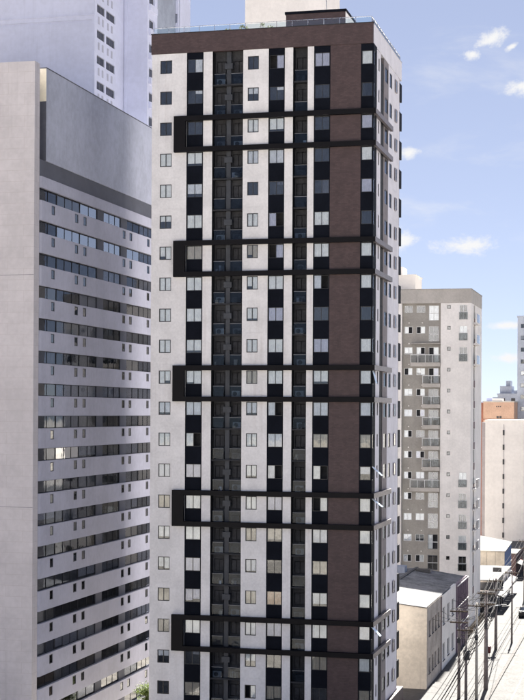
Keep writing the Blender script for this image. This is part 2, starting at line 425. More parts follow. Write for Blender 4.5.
# charcoal corner bay, glazed on both faces
CORN = 'wdlwlxwwdwwvbhwwwwwwbd'
for k in range(NR):
    h = 1.22
    prof = [(-1.02, .02), (.12, .02), (.12, 1.62), (-.16, 1.62), (-.16, .30), (-1.02, .30)]
    key = ('corner', 0)
    if key not in CACHE: CACHE[key] = prism_mesh('corner', prof, 0, PITCH - h, 'charcoal_panel')
    part('corner_spandrel', CACHE[key], TW, (0, 0, T(k + 1)))
    window(TW, (-.96, .02, T(k) - h), .98, h, 'F', CORN[k], 1, rec=.05, ft=.06, rng=rA)
    tilted = k in (13, 14, 18, 10)
    ww = window(TW, (.12, .16, T(k) - h), .70, h, 'R', 'm' if tilted else rA.choice('wvlpw'), 1, rec=.02, ft=.05, rng=rA)
    pbox('corner_post', TW, .01, .118, .022, .15, T(k) - h, T(k), 'charcoal_panel')
    pbox('corner_panel', TW, -.10, .118, .87, 1.618, T(k) - h, T(k), 'charcoal_panel')
    pbox('jamb', TW, -1.02, -.965, .022, .25, T(k) - h, T(k), 'charcoal_panel')
    if tilted:                                             # sash pushed open, hinged at its top
        sash = link('open_sash', box_mesh(.72, .03, h - .1, 'sash_glass'), ww, (.02, -.02, .05))  # pale blue slab carries the painted sky reflection
        a = {13: 48, 14: 52, 18: 44, 10: 16}[k]
        piv = Vector((.02, -.03, h - .05)); sash.location = piv + Vector((0, -math.sin(R(a)) * (h - .1), -math.cos(R(a)) * (h - .1))); sash.rotation_euler = (-R(a), 0, 0)
if ('cc', 0) not in CACHE: CACHE[('cc', 0)] = prism_mesh('corner_cap', [(-1.02, .02), (.12, .02), (.12, 1.62), (-.16, 1.62), (-.16, .30), (-1.02, .30)], 0, .58, 'charcoal_panel')
part('corner_spandrel', CACHE[('cc', 0)], TW, (0, 0, T0))
# right side
col_panels('wall_panel', 1.62, 4.36, 'side_paint', (1.55, .55, 1.15, 1), states='vpgvvgpvvgvpvgvvpvgvvv', face='R', rec=.03)
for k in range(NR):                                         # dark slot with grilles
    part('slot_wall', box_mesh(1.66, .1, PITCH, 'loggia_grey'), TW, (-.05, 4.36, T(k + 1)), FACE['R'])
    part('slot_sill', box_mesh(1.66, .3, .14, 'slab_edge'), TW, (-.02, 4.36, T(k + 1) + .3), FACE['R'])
col_panels('taupe_panel', 6.02, 8.62, 'taupe_dark', (.65, 1.65, 1.35, 1), states='xxxxxxxxxxxxxxxxxxxxxx', face='R', rec=.03)
col_panels('wall_panel', 8.62, 15.0, 'side_paint', (.65, 1.40, 1.35, 1), states='xxxxgxxxxxxxxxxgxxxxxx', face='R', rec=.03)
for k in range(NR):                                         # pale bathroom window on the same wall, in a projecting frame
    window(TW, (.062, 12.15, T(k) - 1.25), .95, 1.20, 'R', 'v', 1, fm='taupe', rec=-.072, rng=rA)
# rear bay with dark boxes standing clear of the back wall
pbox('bay_column', TW, -3.2, -.12, DEPTH, DEPTH + .95, 1.7, 60.8, 'taupe')
for k in range(NR):
    pbox('bay_box', TW, -3.4, .02, DEPTH + .012, DEPTH + 1.45, T(k) - 1.45, T(k) + .25, 'charcoal_panel')
# loggias: back wall, floor slab, aprons, windows, service duct and condensers
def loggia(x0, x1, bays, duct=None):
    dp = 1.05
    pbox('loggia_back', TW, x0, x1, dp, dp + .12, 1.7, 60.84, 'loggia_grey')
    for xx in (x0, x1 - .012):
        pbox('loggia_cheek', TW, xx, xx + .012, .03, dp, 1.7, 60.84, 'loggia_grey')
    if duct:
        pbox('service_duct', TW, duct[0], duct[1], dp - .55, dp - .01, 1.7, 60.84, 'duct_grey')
    for k in range(NR):
        z = T(k)
        pbox('floor_slab', TW, x0 + .012, x1 - .012, .18, dp - .002, z - 2.50, z - 2.36, 'slab_edge')
        if duct and k % 2 == 1 or (duct and rA.random() < .35):
            pbox('duct_box', TW, duct[0] - .16, duct[1] + .16, dp - .68, dp - .10, z - .95, z - .45, 'duct_grey')
        for (a, b) in bays:
            st = rA.choice('xxdgnbxdx')
            window(TW, (a, dp - .1, z - 1.25), b - a, 1.10, 'F', st, 2, fm='grey_frame' if rA.random() < .4 else 'black_frame', rec=.0, rng=rA, name='loggia_window')
            pbox('apron_panel', TW, a - .05, b + .05, .30, .33, z - 2.30, z - 1.42, 'loggia_glass')
            pbox('rail', TW, a - .05, b + .05, .285, .345, z - 1.42, z - 1.38, 'grey_frame')
            if rA.random() < .8:
                w_ = .78; ax = rA.uniform(a, max(a, b - w_)); az_ = z - 2.36
                ac = pbox('condenser', TW, ax, ax + w_, .55, .82, az_, az_ + .55, rA.choice(('ac_white', 'duct_grey', 'ac_grey')))
                n = 12; V = [(.3 + .21 * math.cos(6.2832 * q / n), -.012, .28 + .21 * math.sin(6.2832 * q / n)) for q in range(n)] + [(.3 + .19 * math.cos(6.2832 * q / n), .0, .28 + .19 * math.sin(6.2832 * q / n)) for q in range(n)]
                if 'fan' not in CACHE: CACHE['fan'] = mk('fan', V, [tuple(range(n))] + [(q, n + q, n + (q + 1) % n, (q + 1) % n) for q in range(n)], 'ac_dark')
                link('fan_grille', CACHE['fan'], ac, (0, -.003, 0))
            if rA.random() < .45:
                for q in range(rA.randint(1, 3)):           # laundry and pots behind the apron
                    ax = rA.uniform(a, b - .3)
                    pbox('stored_box', TW, ax, ax + rA.uniform(.15, .3), .5, .75, z - 2.36, z - 2.36 + rA.uniform(.2, .6), rA.choice(('curtain_b', 'curtain_g', 'curtain_v', 'slab_edge')))
loggia(-14.55, -11.70, [(-14.40, -13.48), (-12.84, -11.82)], (-13.36, -12.95))
loggia(-7.13, -5.80, [(-6.98, -5.95)])
# projecting dark frames, each round one storey
for k in (2, 6, 10, 14, 18):
    for zz in (T(k) + .0, T(k + 1) + .0):
        pbox('band', TW, -18.05, .40, -.42, -.005, zz + .02, zz + .46, 'band_panel')
        pbox('side_band', TW, .135, .41, -.003, 8.95, zz + .02, zz + .46, 'taupe_gloss')  # same band material round the side, its reflected sheen painted as taupe
        pbox('band_end', TW, .401, .412, -.41, -.004, zz + .02, zz + .46, 'taupe_gloss')  # thin plate taking the painted sheen round the band end
    pbox('frame_side', TW, -18.05, -16.97, -.42, -.005, T(k + 1) + .46, T(k) + .02, 'band_panel')
# parapet, roof, glass rail
pbox('parapet', TW, XL - .06, XR + .05, -.06, .30, 60.84, 62.64, 'brown_tile')
pbox('parapet', TW, XR - .25, XR + .05, .30, 16.1, 60.84, 62.62, 'side_paint')
pbox('parapet', TW, XL - .06, XL + .24, .30, 16.1, 60.84, 62.62, 'white_paint')
pbox('parapet', TW, XL + .24, XR - .25, 15.8, 16.1, 60.84, 62.62, 'white_paint')
pbox('parapet_cap', TW, XL - .10, XR + .10, -.10, .34, 62.64, 62.70, 'slab_edge')
pbox('parapet_cap', TW, XR - .28, XR + .09, .34, 16.15, 62.62, 62.68, 'steel')
pbox('roof_deck', TW, XL + .24, XR - .25, .30, 15.8, 61.7, 61.9, 'roof_concrete')
def rail_run(x0, y0, x1, y1, z, n, h):
    for i in range(n + 1):
        t = i / n; px, py = x0 + (x1 - x0) * t, y0 + (y1 - y0) * t
        pbox('rail_post', TW, px - .025, px + .025, py - .025, py + .025, z, z + h, 'steel')
        if i < n:
            if y0 == y1: pbox('glass_panel', TW, px + .05, px + (x1 - x0) / n - .05, py - .006, py + .006, z + .05, z + h - .05, 'rail_glass')
            else: pbox('glass_panel', TW, px - .006, px + .006, py + .05, py + (y1 - y0) / n - .05, z + .05, z + h - .05, 'rail_glass')
    if y0 == y1: pbox('handrail', TW, x0, x1, y0 - .03, y0 + .03, z + h, z + h + .04, 'steel')
    else: pbox('handrail', TW, x0 - .03, x0 + .03, y0, y1, z + h, z + h + .04, 'steel')
rail_run(XL + .1, .12, -.1, .12, 62.70, 14, .52)
rail_run(-.1, .15, -.1, 15.9, 62.68, 11, .52)
pbox('lift_house', TW, -8.95, -3.40, 4.9, 12.5, 61.9, 65.05, 'brown_tile')
pbox('lift_house_roof', TW, -9.05, -3.30, 4.8, 12.6, 65.05, 65.28, 'charcoal_panel')
pbox('lift_house_side', TW, -3.398, -3.36, 4.95, 12.45, 61.9, 65.05, 'white_paint')
part('antenna', tube([(0, 0, 0), (0, 0, 1.6)], .03, 'steel', 6, 'antenna'), TW, (-5.6, 7, 65.28))
for (px, hgt) in ((-13.6, .5), (-12.3, .75), (-11.9, .6), (-10.3, .8), (-9.6, .55)):   # potted palms on the terrace seen over the rail
    tr = part('roof_plant', tube([(0, 0, 0), (.02, 0, hgt)], .02, 'bark', 5, 'stem'), TW, (px, 1.5, 62.45))
    V, F = [], []
    for q in range(16):
        a = rA.uniform(0, 6.28); l = rA.uniform(.2, .4); b_ = len(V); u = rA.uniform(-.1, .2)
        V += [(0, 0, hgt), (l * math.cos(a) * .6 - .04, l * math.sin(a) * .6, hgt + .12 + u), (l * math.cos(a), l * math.sin(a), hgt - .02 + u), (l * math.cos(a) * .6 + .04, l * math.sin(a) * .6, hgt + .1 + u)]
        F.append((b_, b_ + 1, b_ + 2, b_ + 3))
    link('frond', mk('frond', V, F, 'leaf_dusty'), tr)

# ------------------------------------------------------------------ slab block on the left with ribbon windows along its side
LB = thing('slab_block', 'grey apartment block with horizontal ribbon windows and a blank end wall beside the tower', 'building', (-42, 9, 0))
rL = random.Random(5)
LX, LY0, LY1 = -28.09, -7.15, 25.6
pbox('end_wall', LB, -58, LX - .1, -8.35, LY0 - .05, -3.05, 58.85, 'pinkish_render')
pbox('core', LB, -57.5, LX - .95, LY0 - .049, LY1 - .2, -3.05, 49.0, 'interior')
pbox('side_wall', LB, LX - .95, LX - .40, LY0 - .049, LY1, 49.08, 50.55, 'grey_stripe')
pbox('stripe', LB, LX - .399, LX - .12, LY0 - .045, LY1, 49.08, 50.55, 'grey_stripe')
pbox('parapet_block', LB, -57.5, LX, -5.93, LY1, 50.552, 58.72, 'parapet_render')
pbox('parapet_cap', LB, -57.6, LX + .04, -5.97, LY1 + .05, 58.72, 58.80, 'grey_stripe')
pbox('slot_back', LB, -57.5, LX - .70, LY0 - .049, -5.932, 50.552, 58.4, 'lavender_render')
pbox('slot_lit_and_shaded', LB, LX - .698, LX - .004, -5.96, -5.931, 50.56, 55.8, 'grey_stripe')  # lower notch below the shadow line, shade painted as a dark panel
pbox('slot_lit_and_shaded', LB, LX - .698, LX - .004, -5.96, -5.931, 55.81, 58.70, 'cream_render')  # upper notch above the shadow line, sunlight painted as a cream panel
pbox('rear_wall', LB, -57.5, LX - .3, LY1 - .2, LY1, 0, 49.0, 'lavender_render')
for zz in (20.1, 40.3):                                       # expansion joints of the end wall
    pbox('joint_strip', LB, -58, LX - .1, -8.356, -8.351, zz, zz + .03, 'grey_stripe')
SP, S0, NL = 2.86, 48.08, 18
VENTS = [(-4.55, .80), (1.25, .85), (3.45, .85), (14.65, .85), (16.75, .85), (22.45, .85)]
UNITS = [(-6.9, -2.57, 2), (-2.57, 3.26, 3), (3.26, 7.93, 2), (9.69, 14.77, 3), (16.68, 20.76, 2), (20.76, 25.3, 3)]
PIERS = [(7.93, 9.69), (14.77, 16.68)]
arc = [(LX - .42 + .42 * math.cos(R(a)), LY0 + .42 + .42 * math.sin(R(a))) for a in range(-90, 1, 15)]
def spandrel(zb, h, vents):
    y0 = LY0 + .42
    holes = [(v - y0, v - y0 + w, h - .18 - .82, h - .18) for v, w in VENTS] if vents else []
    part('spandrel', holed_mesh(LY1 - y0, h, .26, holes, 'lavender_render'), LB, (LX, y0, zb), FACE['R'])
    key = ('cap', round(h, 2))
    if key not in CACHE: CACHE[key] = prism_mesh('spandrel_end', arc + [(LX - .42, LY0 + .42)], 0, h, 'lavender_render')
    part('spandrel_end', CACHE[key], LB, (0, 0, zb))
    pbox('spandrel_core', LB, LX - .95, LX - .27, LY0 + .43, LY1, zb + .003, zb + h - .003, 'grey_stripe')
    if vents:
        for v, w in VENTS:
            window(LB, (LX, v, zb + h - 1.0), w, .82, 'R', 'v', 1, fm='duct_grey', rec=.01, ft=.06, rng=rL, name='small_window')
spandrel(S0, 1.0, False)
ROWST = {0: 'xxpp' + 'xg', 1: 'xspspg', 2: 'xxxwxg', 3: 'gxvxxg', 6: 'xvwvgg', 8: 'xswbgb', 12: 'xxvgxg', 14: 'gvwxgv', 15: 'xgbogx', 16: 'gxvggx'}
for k in range(NL):
    zt = S0 - SP * k; zb = zt - 1.10
    spandrel(zt - SP, SP - 1.10, True)
    st = ROWST.get(k) or ''.join(rL.choice('xxxgxgnxhxb') for _ in UNITS)
    for u, (a, b, n) in enumerate(UNITS):
        c = st[u]
        striped = c == 's'
        w = window(LB, (LX - .30, a + .03, zb + .004), b - a - .06, 1.092, 'R', 'x' if striped else c, n, fm='slab_edge', rec=.0, ft=.05, gm='blue_glass' if (striped or c == 'p') else 'band_glass' if rL.random() < .85 else 'window_glass', rng=rL)
        if striped:
            sw = (b - a) / 8
            for q in range(8):
                if rL.random() < .8: link('curtain', box_mesh(sw * .5, .02, .98, 'curtain_p'), w, (.05 + q * sw, .05, .04))
    for a, b in PIERS: pbox('pier', LB, LX - .60, LX - .25, a, b, zb + .002, zt - .002, 'grey_stripe')

# ------------------------------------------------------------------ pale tower behind the slab block
UL = thing('residential_tower', 'pale lavender high-rise with paired square windows rising behind the ribbon-window block', 'building', (-46, 40, 0))
rU = random.Random(3)
UX, UY = -36.3, 28.4
pbox('front_wall', UL, -75, UX - .352, UY, UY + .4, 0, 71.75, 'pale_render')
pbox('front_wall', UL, -75, UX - .352, UY, UY + .4, 72.0, 100, 'pale_render')
pbox('groove', UL, -75, UX - .353, UY + .1, UY + .4, 71.75, 72.0, 'pale_render')
pbox('ledge', UL, -75, UX + .06, UY - .08, UY + .1, 72.46, 72.58, 'pale_render')
pbox('core', UL, -74, UX - .9, UY + .8, 60, 0, 99, 'interior')
UP = 2.86
holes = []; WU = []
for k in range(16):
    zt = 73.95 + 2 * UP - k * UP
    for a, w in ((.75, 2.55), (3.75, 3.0)):
        holes.append((a, a + w, zt - .95, zt)); WU.append((a, w, zt - .95, k))
part('side_wall', holed_mesh(9.72, 100, .35, holes, 'pale_render'), UL, (UX, UY, 0), FACE['R'])
for a, w, z, k in WU:
    if z < 55: continue
    window(UL, (UX, UY + a, z), w, .95, 'R', rU.choice('xxbgbxv'), 2, fm='grey_frame', rec=.12, rng=rU)
    for q in (.3, 1.6): pbox('small_vent', UL, UX + .002, UX + .05, UY + a + q, UY + a + q + .45, z - 1.25, z - .45, 'lavender_render')
# second wing
WX = -33.38
pbox('wing_front', UL, UX - .35, WX, UY + 9.74, UY + 10.1, 0, 100, 'pale_render')
pbox('wing_rib', UL, UX + .1, UX + .45, UY + 9.66, UY + 9.738, 0, 100, 'pale_render')
holes = [(.30, 2.5, 74.55 + 2 * UP - k * UP - 1.15, 74.55 + 2 * UP - k * UP) for k in range(16)]
part('wing_side', holed_mesh(3.4, 100, .35, holes, 'pale_render'), UL, (WX + .002, UY + 10.1, 0), FACE['R'])
for k in range(12):
    z = 74.55 + 2 * UP - k * UP - 1.15
    window(UL, (WX, UY + 10.4, z), 2.2, 1.15, 'R', rU.choice('xxgb'), 2, fm='grey_frame', rec=.25, rng=rU)
    pbox('balcony_slab', UL, WX, WX + .28, UY + 10.3, UY + 12.8, z - .85, z - .1, 'pale_render')
pbox('wing_body', UL, -60, WX - .9, UY + 13.5, 52, 0, 100, 'bluegrey_render')  # darker material paints in the shade of this recess
holes = [(1.05, 1.45, 78.35 + UP - k * UP - 1.1, 78.35 + UP - k * UP) for k in range(16)]
part('rear_wing_front', holed_mesh(1.6, 100, .3, holes, 'pale_render'), UL, (-35.5, 52.0, 0))
pbox('rear_wing_body', UL, -60, -33.92, 52.7, 57.2, 0, 99.8, 'pale_render')
for k in range(8):
    z = 78.35 + UP - k * UP - 1.1
    window(UL, (-34.45, 52.0, z), .40, 1.1, 'F', 'x', 1, fm='grey_frame', rec=.1, rng=rU)

# ------------------------------------------------------------------ plain tower far behind the roof terrace
FT = thing('distant_tower', 'plain off-white tower block far behind the tower roof terrace', 'building', (-40, 145, 0))
pbox('wall', FT, -47.9, -33.2, 138, 152, 0, 121.0, 'far_white')
pbox('roof_edge', FT, -48.1, -33.0, 137.8, 152.2, 121.0, 121.6, 'far_white')
pbox('lift_house', FT, -44, -38, 141, 148, 121.6, 125, 'far_white')

# ------------------------------------------------------------------ beige apartment building on the street behind the tower
BB = thing('beige_apartment_building', 'beige and white mid-rise with glass balconies behind the tower, close to the street', 'building', (-6, 80, 0))
rB = random.Random(21)
BY, BX0, BX1, BY1 = 73.4, -17.0, .51, 86.9
BP, B0 = 2.8, 42.95
pbox('core', BB, BX0 + .5, BX1 - .9, BY + 1.3, BY1 - .3, 0, 43.1, 'interior')
pbox('parapet', BB, BX0, BX1 + .03, BY - .05, BY1, 43.22, 45.05, 'sand_render')
pbox('parapet_cap', BB, BX0 - .05, BX1 + .08, BY - .1, BY1 + .05, 45.05, 45.13, 'greige_render')
pbox('pier_left', BB, -9.3, -8.80, BY, BY + 1.2, 0, 43.22, 'light_render')
pbox('wall_left', BB, BX0, -9.3, BY + .1, BY + 1.2, 0, 43.22, 'light_render')
hw, hg = [], []
z_of = lambda k: B0 - BP * k
big = (0, 1, 2, 8, 9, 10, 11, 12)
for k in range(15):
    z = z_of(k)
    hw.append((.88, 1.34, z - .5, z))
    if k in big or k > 12: hw.append((2.52, 3.55, z - 1.9, z))
    hg += [(.25, 1.35, z - .95, z), (1.88, 3.05, z - .95, z), (3.55, 4.90, z - 2.0, z)]
part('white_wall', holed_mesh(BX1 + 3.54, 43.22, .3, hw, 'light_render'), BB, (-3.54, BY, 0))
part('recessed_wall', holed_mesh(5.25, 43.22, .3, hg, 'greige_render'), BB, (-8.79, BY + .75, 0))
pbox('recess_cheek', BB, -3.54, -3.50, BY + .3, BY + 1.05, 0, 43.22, 'light_render')
for k in range(14):
    z = z_of(k)
    window(BB, (-2.66, BY, z - .5), .46, .5, 'F', 'x', 1, fm='black_frame', rec=.1, rng=rB)
    if k in big or k > 12:
        w = window(BB, (-1.02, BY, z - 1.9), 1.03, 1.9, 'F', rB.choice('dwvx') if k < 12 else 'x', 2, fm='white_frame' if k < 12 else 'grey_frame', rec=.06, rng=rB)
        sbox('transom', w, .0, 1.03, -.004, .06, .80, .88, 'white_frame')
        pbox('juliet_glass', BB, -1.08, .07, BY - .10, BY - .085, z - 1.95, z - .95, 'balcony_glass')
        pbox('juliet_rail', BB, -1.10, .09, BY - .12, BY - .07, z - .95, z - .90, 'white_frame')
    window(BB, (-8.54, BY + .75, z - .95), 1.1, .95, 'F', rB.choice('wmmxmv'), 2, fm='white_frame', rec=.06, rng=rB)
    window(BB, (-6.91, BY + .75, z - .95), 1.17, .95, 'F', rB.choice('wmmxmv'), 2, fm='white_frame', rec=.06, rng=rB)
    w = window(BB, (-5.24, BY + .75, z - 2.0), 1.35, 2.0, 'F', rB.choice('xxmxx') if k != 0 else 'w', 2, fm='white_frame' if k < 11 else 'grey_frame', rec=.06, rng=rB)
    sbox('transom', w, 0, 1.35, -.004, .06, .92, 1.0, 'white_frame')
    for q in (-8.0, -6.2): pbox('vent_cap', BB, q, q + .16, BY + .71, BY + .748, z + .42, z + .56, 'light_render')
    if 2 <= k <= 8:
        x0 = -7.55 if k in (2, 8) else -5.92
        pbox('balcony_slab', BB, x0, -3.56, BY - .35, BY + .748, z - 2.62, z - 2.10, 'sand_render')
        m = 4 if k in (2, 8) else 2
        for q in range(m):
            a = x0 + .03 + q * (-3.6 - x0) / m; b = x0 + (q + 1) * (-3.6 - x0) / m - .03
            pbox('balcony_glass', BB, a, b, BY - .33, BY - .315, z - 2.06, z - 1.12, 'balcony_glass')
            pbox('balcony_post', BB, a - .03, a + .02, BY - .35, BY - .30, z - 2.10, z - 1.08, 'white_frame')
        pbox('balcony_rail', BB, x0, -3.56, BY - .36, BY - .29, z - 1.08, z - 1.02, 'white_frame')
        for q in range(rB.randint(1, 3)):
            a = rB.uniform(x0 + .2, -4.4)
            pbox('balcony_chair', BB, a, a + rB.uniform(.3, .6), BY + .1, BY + .5, z - 2.1, z - 2.1 + rB.uniform(.4, .9), rB.choice(('curtain_g', 'curtain_n', 'curtain_b', 'ac_white')))
    if k == 1:
        pbox('canopy', BB, -7.6, -3.56, BY - .2, BY + .748, z - 2.42, z - 2.3, 'greige_render')
# street side of the beige building
holes = [(3.1, 4.6, z_of(k) - 1.6, z_of(k) + .2) for k in range(15)]
part('side_wall', holed_mesh(BY1 - BY - .35, 43.22, .3, holes, 'light_render'), BB, (BX1, BY + .32, 0), FACE['R'])
pbox('corner_strip', BB, BX1 - .3, BX1 - .002, BY + .302, BY + .319, 0, 43.2, 'light_render')
for k in range(14):
    z = z_of(k)
    pbox('side_panel', BB, BX1 - .28, BX1 - .10, BY + 3.42, BY + 4.92, z - BP + .2, z - 1.6, 'maroon_paint') if k < 0 else None
    window(BB, (BX1, BY + 3.42, z - 1.6), 1.5, 1.8, 'R', rB.choice('xgbx'), 2, fm='black_frame', rec=.12, rng=rB)
    pbox('side_panel', BB, BX1 + .002, BX1 + .04, BY + 3.42, BY + 4.92, z - 2.55, z - 1.62, 'maroon_paint')
    if k in (0, 1, 2, 8, 9, 10, 11):
        sl = pbox('side_balcony', BB, BX1 + .045, BX1 + .55, BY + 2.6, BY + 6.4, z - 2.45, z - 2.2, 'light_render')
        pbox('side_balcony_glass', BB, BX1 + .50, BX1 + .52, BY + 2.65, BY + 6.35, z - 2.2, z - 1.05, 'rail_glass')
        pbox('side_balcony_rail', BB, BX1 + .47, BX1 + .55, BY + 2.6, BY + 6.4, z - 1.05, z - .98, 'white_frame')
pbox('back_wall', BB, BX0, BX1 - .002, BY1 - .28, BY1 - .001, 0, 43.21, 'light_render')
pbox('west_wall', BB, BX0, BX0 + .3, BY + 1.21, BY1 - .29, 0, 43.21, 'light_render')
pbox('penthouse', BB, -15.5, -7.95, 80, 86.2, 45.13, 47.6, 'far_white')
pbox('penthouse_roof', BB, -15.6, -7.85, 79.9, 86.3, 47.6, 47.72, 'light_render')
pbox('water_tank_house', BB, -15.5, -9.9, 81, 85, 47.72, 48.9, 'light_render')

# ------------------------------------------------------------------ old low building with stained cream gable wall
OB = thing('old_commercial_building', 'old low commercial building with stained cream wall and grey sheet roof below the beige mid-rise', 'building', (-5, 44, 0))
rO = random.Random(9)
OX0, OX1, OY0, OY1 = -14.0, 1.49, 25.6, 61.8
pbox('end_wall', OB, OX0, OX1 - .02, OY0, OY0 + .3, -.1, 8.30, 'cream_wall')
pbox('core', OB, OX0 + .3, OX1 - .6, OY0 + .6, OY1 - .4, -.1, 7.7, 'interior')
pbox('rear_wall', OB, OX0, OX1 - .02, OY1 - .3, OY1, -.1, 8.0, 'cream_wall')
def side_seg(name, y0, y1, zt, m, wins, x=OX1):
    holes = [(a - y0, b - y0, z0, z1) for a, b, z0, z1 in wins]
    part(name, holed_mesh(y1 - y0, zt + .1, .3, holes, m), OB, (x, y0, -.1), FACE['R'])
    for a, b, z0, z1 in wins:
        w = window(OB, (x, a, z0 - .1), b - a, z1 - z0, 'R', rO.choice('gxbx'), 2 if b - a > 1 else 1, fm='grey_frame', rec=.14, rng=rO)
        sbox('sill', w, -.06, b - a + .06, -.20, -.10, -.08, -.002, 'kerb_stone')
side_seg('side_wall', OY0 + .302, 36.6, 8.32, 'grey_plaster', [(27 + i * 2.35, 28.3 + i * 2.35, z, z + 1.6) for i in range(4) for z in (1.4, 5.3)])
pbox('downpipe_strip', OB, OX1 - .1, OX1 + .07, 36.61, 36.95, -.1, 8.3, 'maroon_paint')
side_seg('side_wall', 36.96, 50.2, 8.25, 'light_render', [(38.2 + i * 4.1, 40.0 + i * 4.1, z, z + 1.9) for i in range(3) for z in (1.0, 5.0)])
side_seg('tiled_wall', 50.22, OY1, 8.1, 'plum_tile', [(51 + i * 2.15, 52.4 + i * 2.15, z, z + 2.1) for i in range(5) for z in (.6, 3.1, 5.6)])
for i in range(6): pbox('fin', OB, OX1 + .001, OX1 + .16, 50.45 + i * 2.15, 50.75 + i * 2.15, 0, 8.0, 'plum_tile')
for z in (2.9, 5.35, 7.9): pbox('ledge', OB, OX1 + .161, OX1 + .24, 50.22, OY1, z, z + .1, 'light_render')
# roof: corrugated sheets in rows over three shallow pitches, flat pale deck by the end wall
V = []
def pitched(name, y0, y1, zlo, zhi, m, x0=OX0, x1=OX1 - .02):
    """one slope as separate sheets: ridge runs along y, falling to both sides"""
    xm = (x0 + x1) / 2 + 1.5; n = int((y1 - y0) / 2.4)
    for side in (0, 1):
        a, b = (x0, xm) if side == 0 else (xm, x1)
        za, zb = (zlo, zhi) if side == 0 else (zhi, zlo)
        for i in range(n):
            ya, yb = y0 + (y1 - y0) * i / n + .02, y0 + (y1 - y0) * (i + 1) / n - .02
            key = ('sheet', name, side)
            if key not in CACHE:
                V, F = [], []; c = 14
                for q in range(c + 1):
                    yy = (yb - ya) * q / c; dz = .05 if q % 2 else 0
                    V += [(a, yy, za + dz), (b, yy, zb + dz)]
                for q in range(c): F.append((2 * q, 2 * q + 1, 2 * q + 3, 2 * q + 2))
                nb = len(V); V += [(x, y, z - .06) for x, y, z in V]
                for q in range(c): F.append((nb + 2 * q, nb + 2 * q + 2, nb + 2 * q + 3, nb + 2 * q + 1))
                CACHE[key] = mk(key, V, F, m)
            part('roof_sheet', CACHE[key], OB, (0, ya, rO.uniform(0, .04)))
    pbox('ridge_cap', OB, xm - .18, xm + .18, y0, y1, zhi + .09, zhi + .15, 'pale_roof')
xm_ = (OX0 + OX1 - .02) / 2 + 1.5
part('gable', mk('gable', [(OX0, OY0 + .02, 8.3), (OX1 - .04, OY0 + .02, 8.3), (xm_, OY0 + .02, 8.98), (OX0, OY0 + .28, 8.3), (OX1 - .04, OY0 + .28, 8.3), (xm_, OY0 + .28, 8.98)], [(0, 1, 2), (5, 4, 3), (1, 4, 5, 2), (2, 5, 3, 0)], 'cream_wall'), OB, (0, 0, 0))
pitched('near', OY0 - .15, 45.4, 8.38, 9.05, 'fibre_roof')
pitched('far', 45.8, 61.4, 7.95, 8.85, 'fibre_roof')
pbox('roof_gutter', OB, OX0, OX1 - .4, 45.42, 45.78, 8.2, 8.5, 'pale_roof')
pbox('water_tank', OB, -7.0, -5.4, 55, 57, 8.4, 9.6, 'bluegrey_render')
pbox('skylight', OB, -4.4, -2.6, 57.4, 58.6, 8.7, 9.1, 'dark_metal')

# ------------------------------------------------------------------ low shops further down the street
def shop(name, label, x0, x1, y0, y1, h, m, storeys, rng, roof='pale_roof', sidem=None):
    o = thing(name, label, 'shop', ((x0 + x1) / 2, (y0 + y1) / 2, 0))
    pbox('wall', o, x0, x1 - .4, y0 + .31, y1, -.1, h - .35, m)
    pbox('front_wall', o, x0, x1 - .302, y0, y0 + .3, -.1, h, m)
    fh = h / storeys
    holes = []; n = max(2, int((y1 - y0) / 2.6)); wv = (y1 - y0) / n
    for s in range(storeys):
        for i in range(n): holes.append((i * wv + .35, (i + 1) * wv - .35, s * fh + .5 if s else .12, s * fh + fh - .6))
    part('street_wall', holed_mesh(y1 - y0, h + .1, .3, holes, sidem or m), o, (x1, y0, -.1), FACE['R'])
    for a, b, z0, z1 in holes:
        window(o, (x1, y0 + a, z0 - .1), b - a, z1 - z0, 'R', rng.choice('xxng'), 2, fm='black_frame', rec=.1, rng=rng)
    pbox('roof', o, x0 - .1, x1 + .15, y0 - .1, y1 + .1, h, h + .14, roof)
    return o
rS = random.Random(17)
def awning(o, x, y, w, z, d, m):
    key = ('awning', w, d, m)
    if key not in CACHE:
        V = [(0, 0, .55), (0, w, .55), (d, w, .08), (d, 0, .08), (0, 0, .50), (0, w, .50), (d, w, -.14), (d, 0, -.14)]
        CACHE[key] = mk(key, V, [(0, 3, 2, 1), (4, 5, 6, 7), (0, 4, 7, 3), (1, 2, 6, 5), (2, 3, 7, 6), (0, 1, 5, 4)], m)
    part('awning', CACHE[key], o, (x, y, z - .5))
s1 = shop('corner_shop', 'low dark shop with bright flat roof and awnings beside the beige mid-rise', -6, 2.6, 88.2, 99.5, 4.6, 'grey_plaster', 2, rS, sidem='dark_metal')
for i in range(4):
    awning(s1, 2.61, 88.5 + i * 2.75, 2.6, 2.7, 1.1, 'awning_cloth' if i == 1 else 'dark_metal')
for z in (1.5, 3.1): pbox('shelf_ledge', s1, -1.5, 2.58, 87.9, 88.19, z, z + .12, 'light_render')
pbox('shaded_bay', s1, .2, 2.2, 88.12, 88.197, .1, 1.45, 'dark_metal')  # dark plates paint in the shadow between the ledges, storey by storey
pbox('shaded_bay', s1, .2, 2.2, 88.12, 88.197, 1.7, 3.0, 'dark_metal')
pbox('shaded_bay', s1, .2, 2.2, 88.12, 88.197, 3.3, 4.4, 'dark_metal')
pbox('cream_pillar', s1, -1.2, .1, 87.95, 88.19, -.1, 4.6, 'cream_wall')
s2 = shop('parade_shop', 'narrow low shop with pale roof between the dark shop and the blue-sided shed', -5, 2.2, 100.0, 116.5, 3.9, 'light_render', 1, rS)
for i in range(5): awning(s2, 2.21, 100.4 + i * 3.2, 3.0, 2.7, 1.2, rS.choice(('awning_cloth', 'sign_red', 'dark_metal', 'dark_metal')))
pbox('red_fascia', s2, -4.6, -1.0, 99.93, 99.995, 3.2, 3.6, 'sign_red')
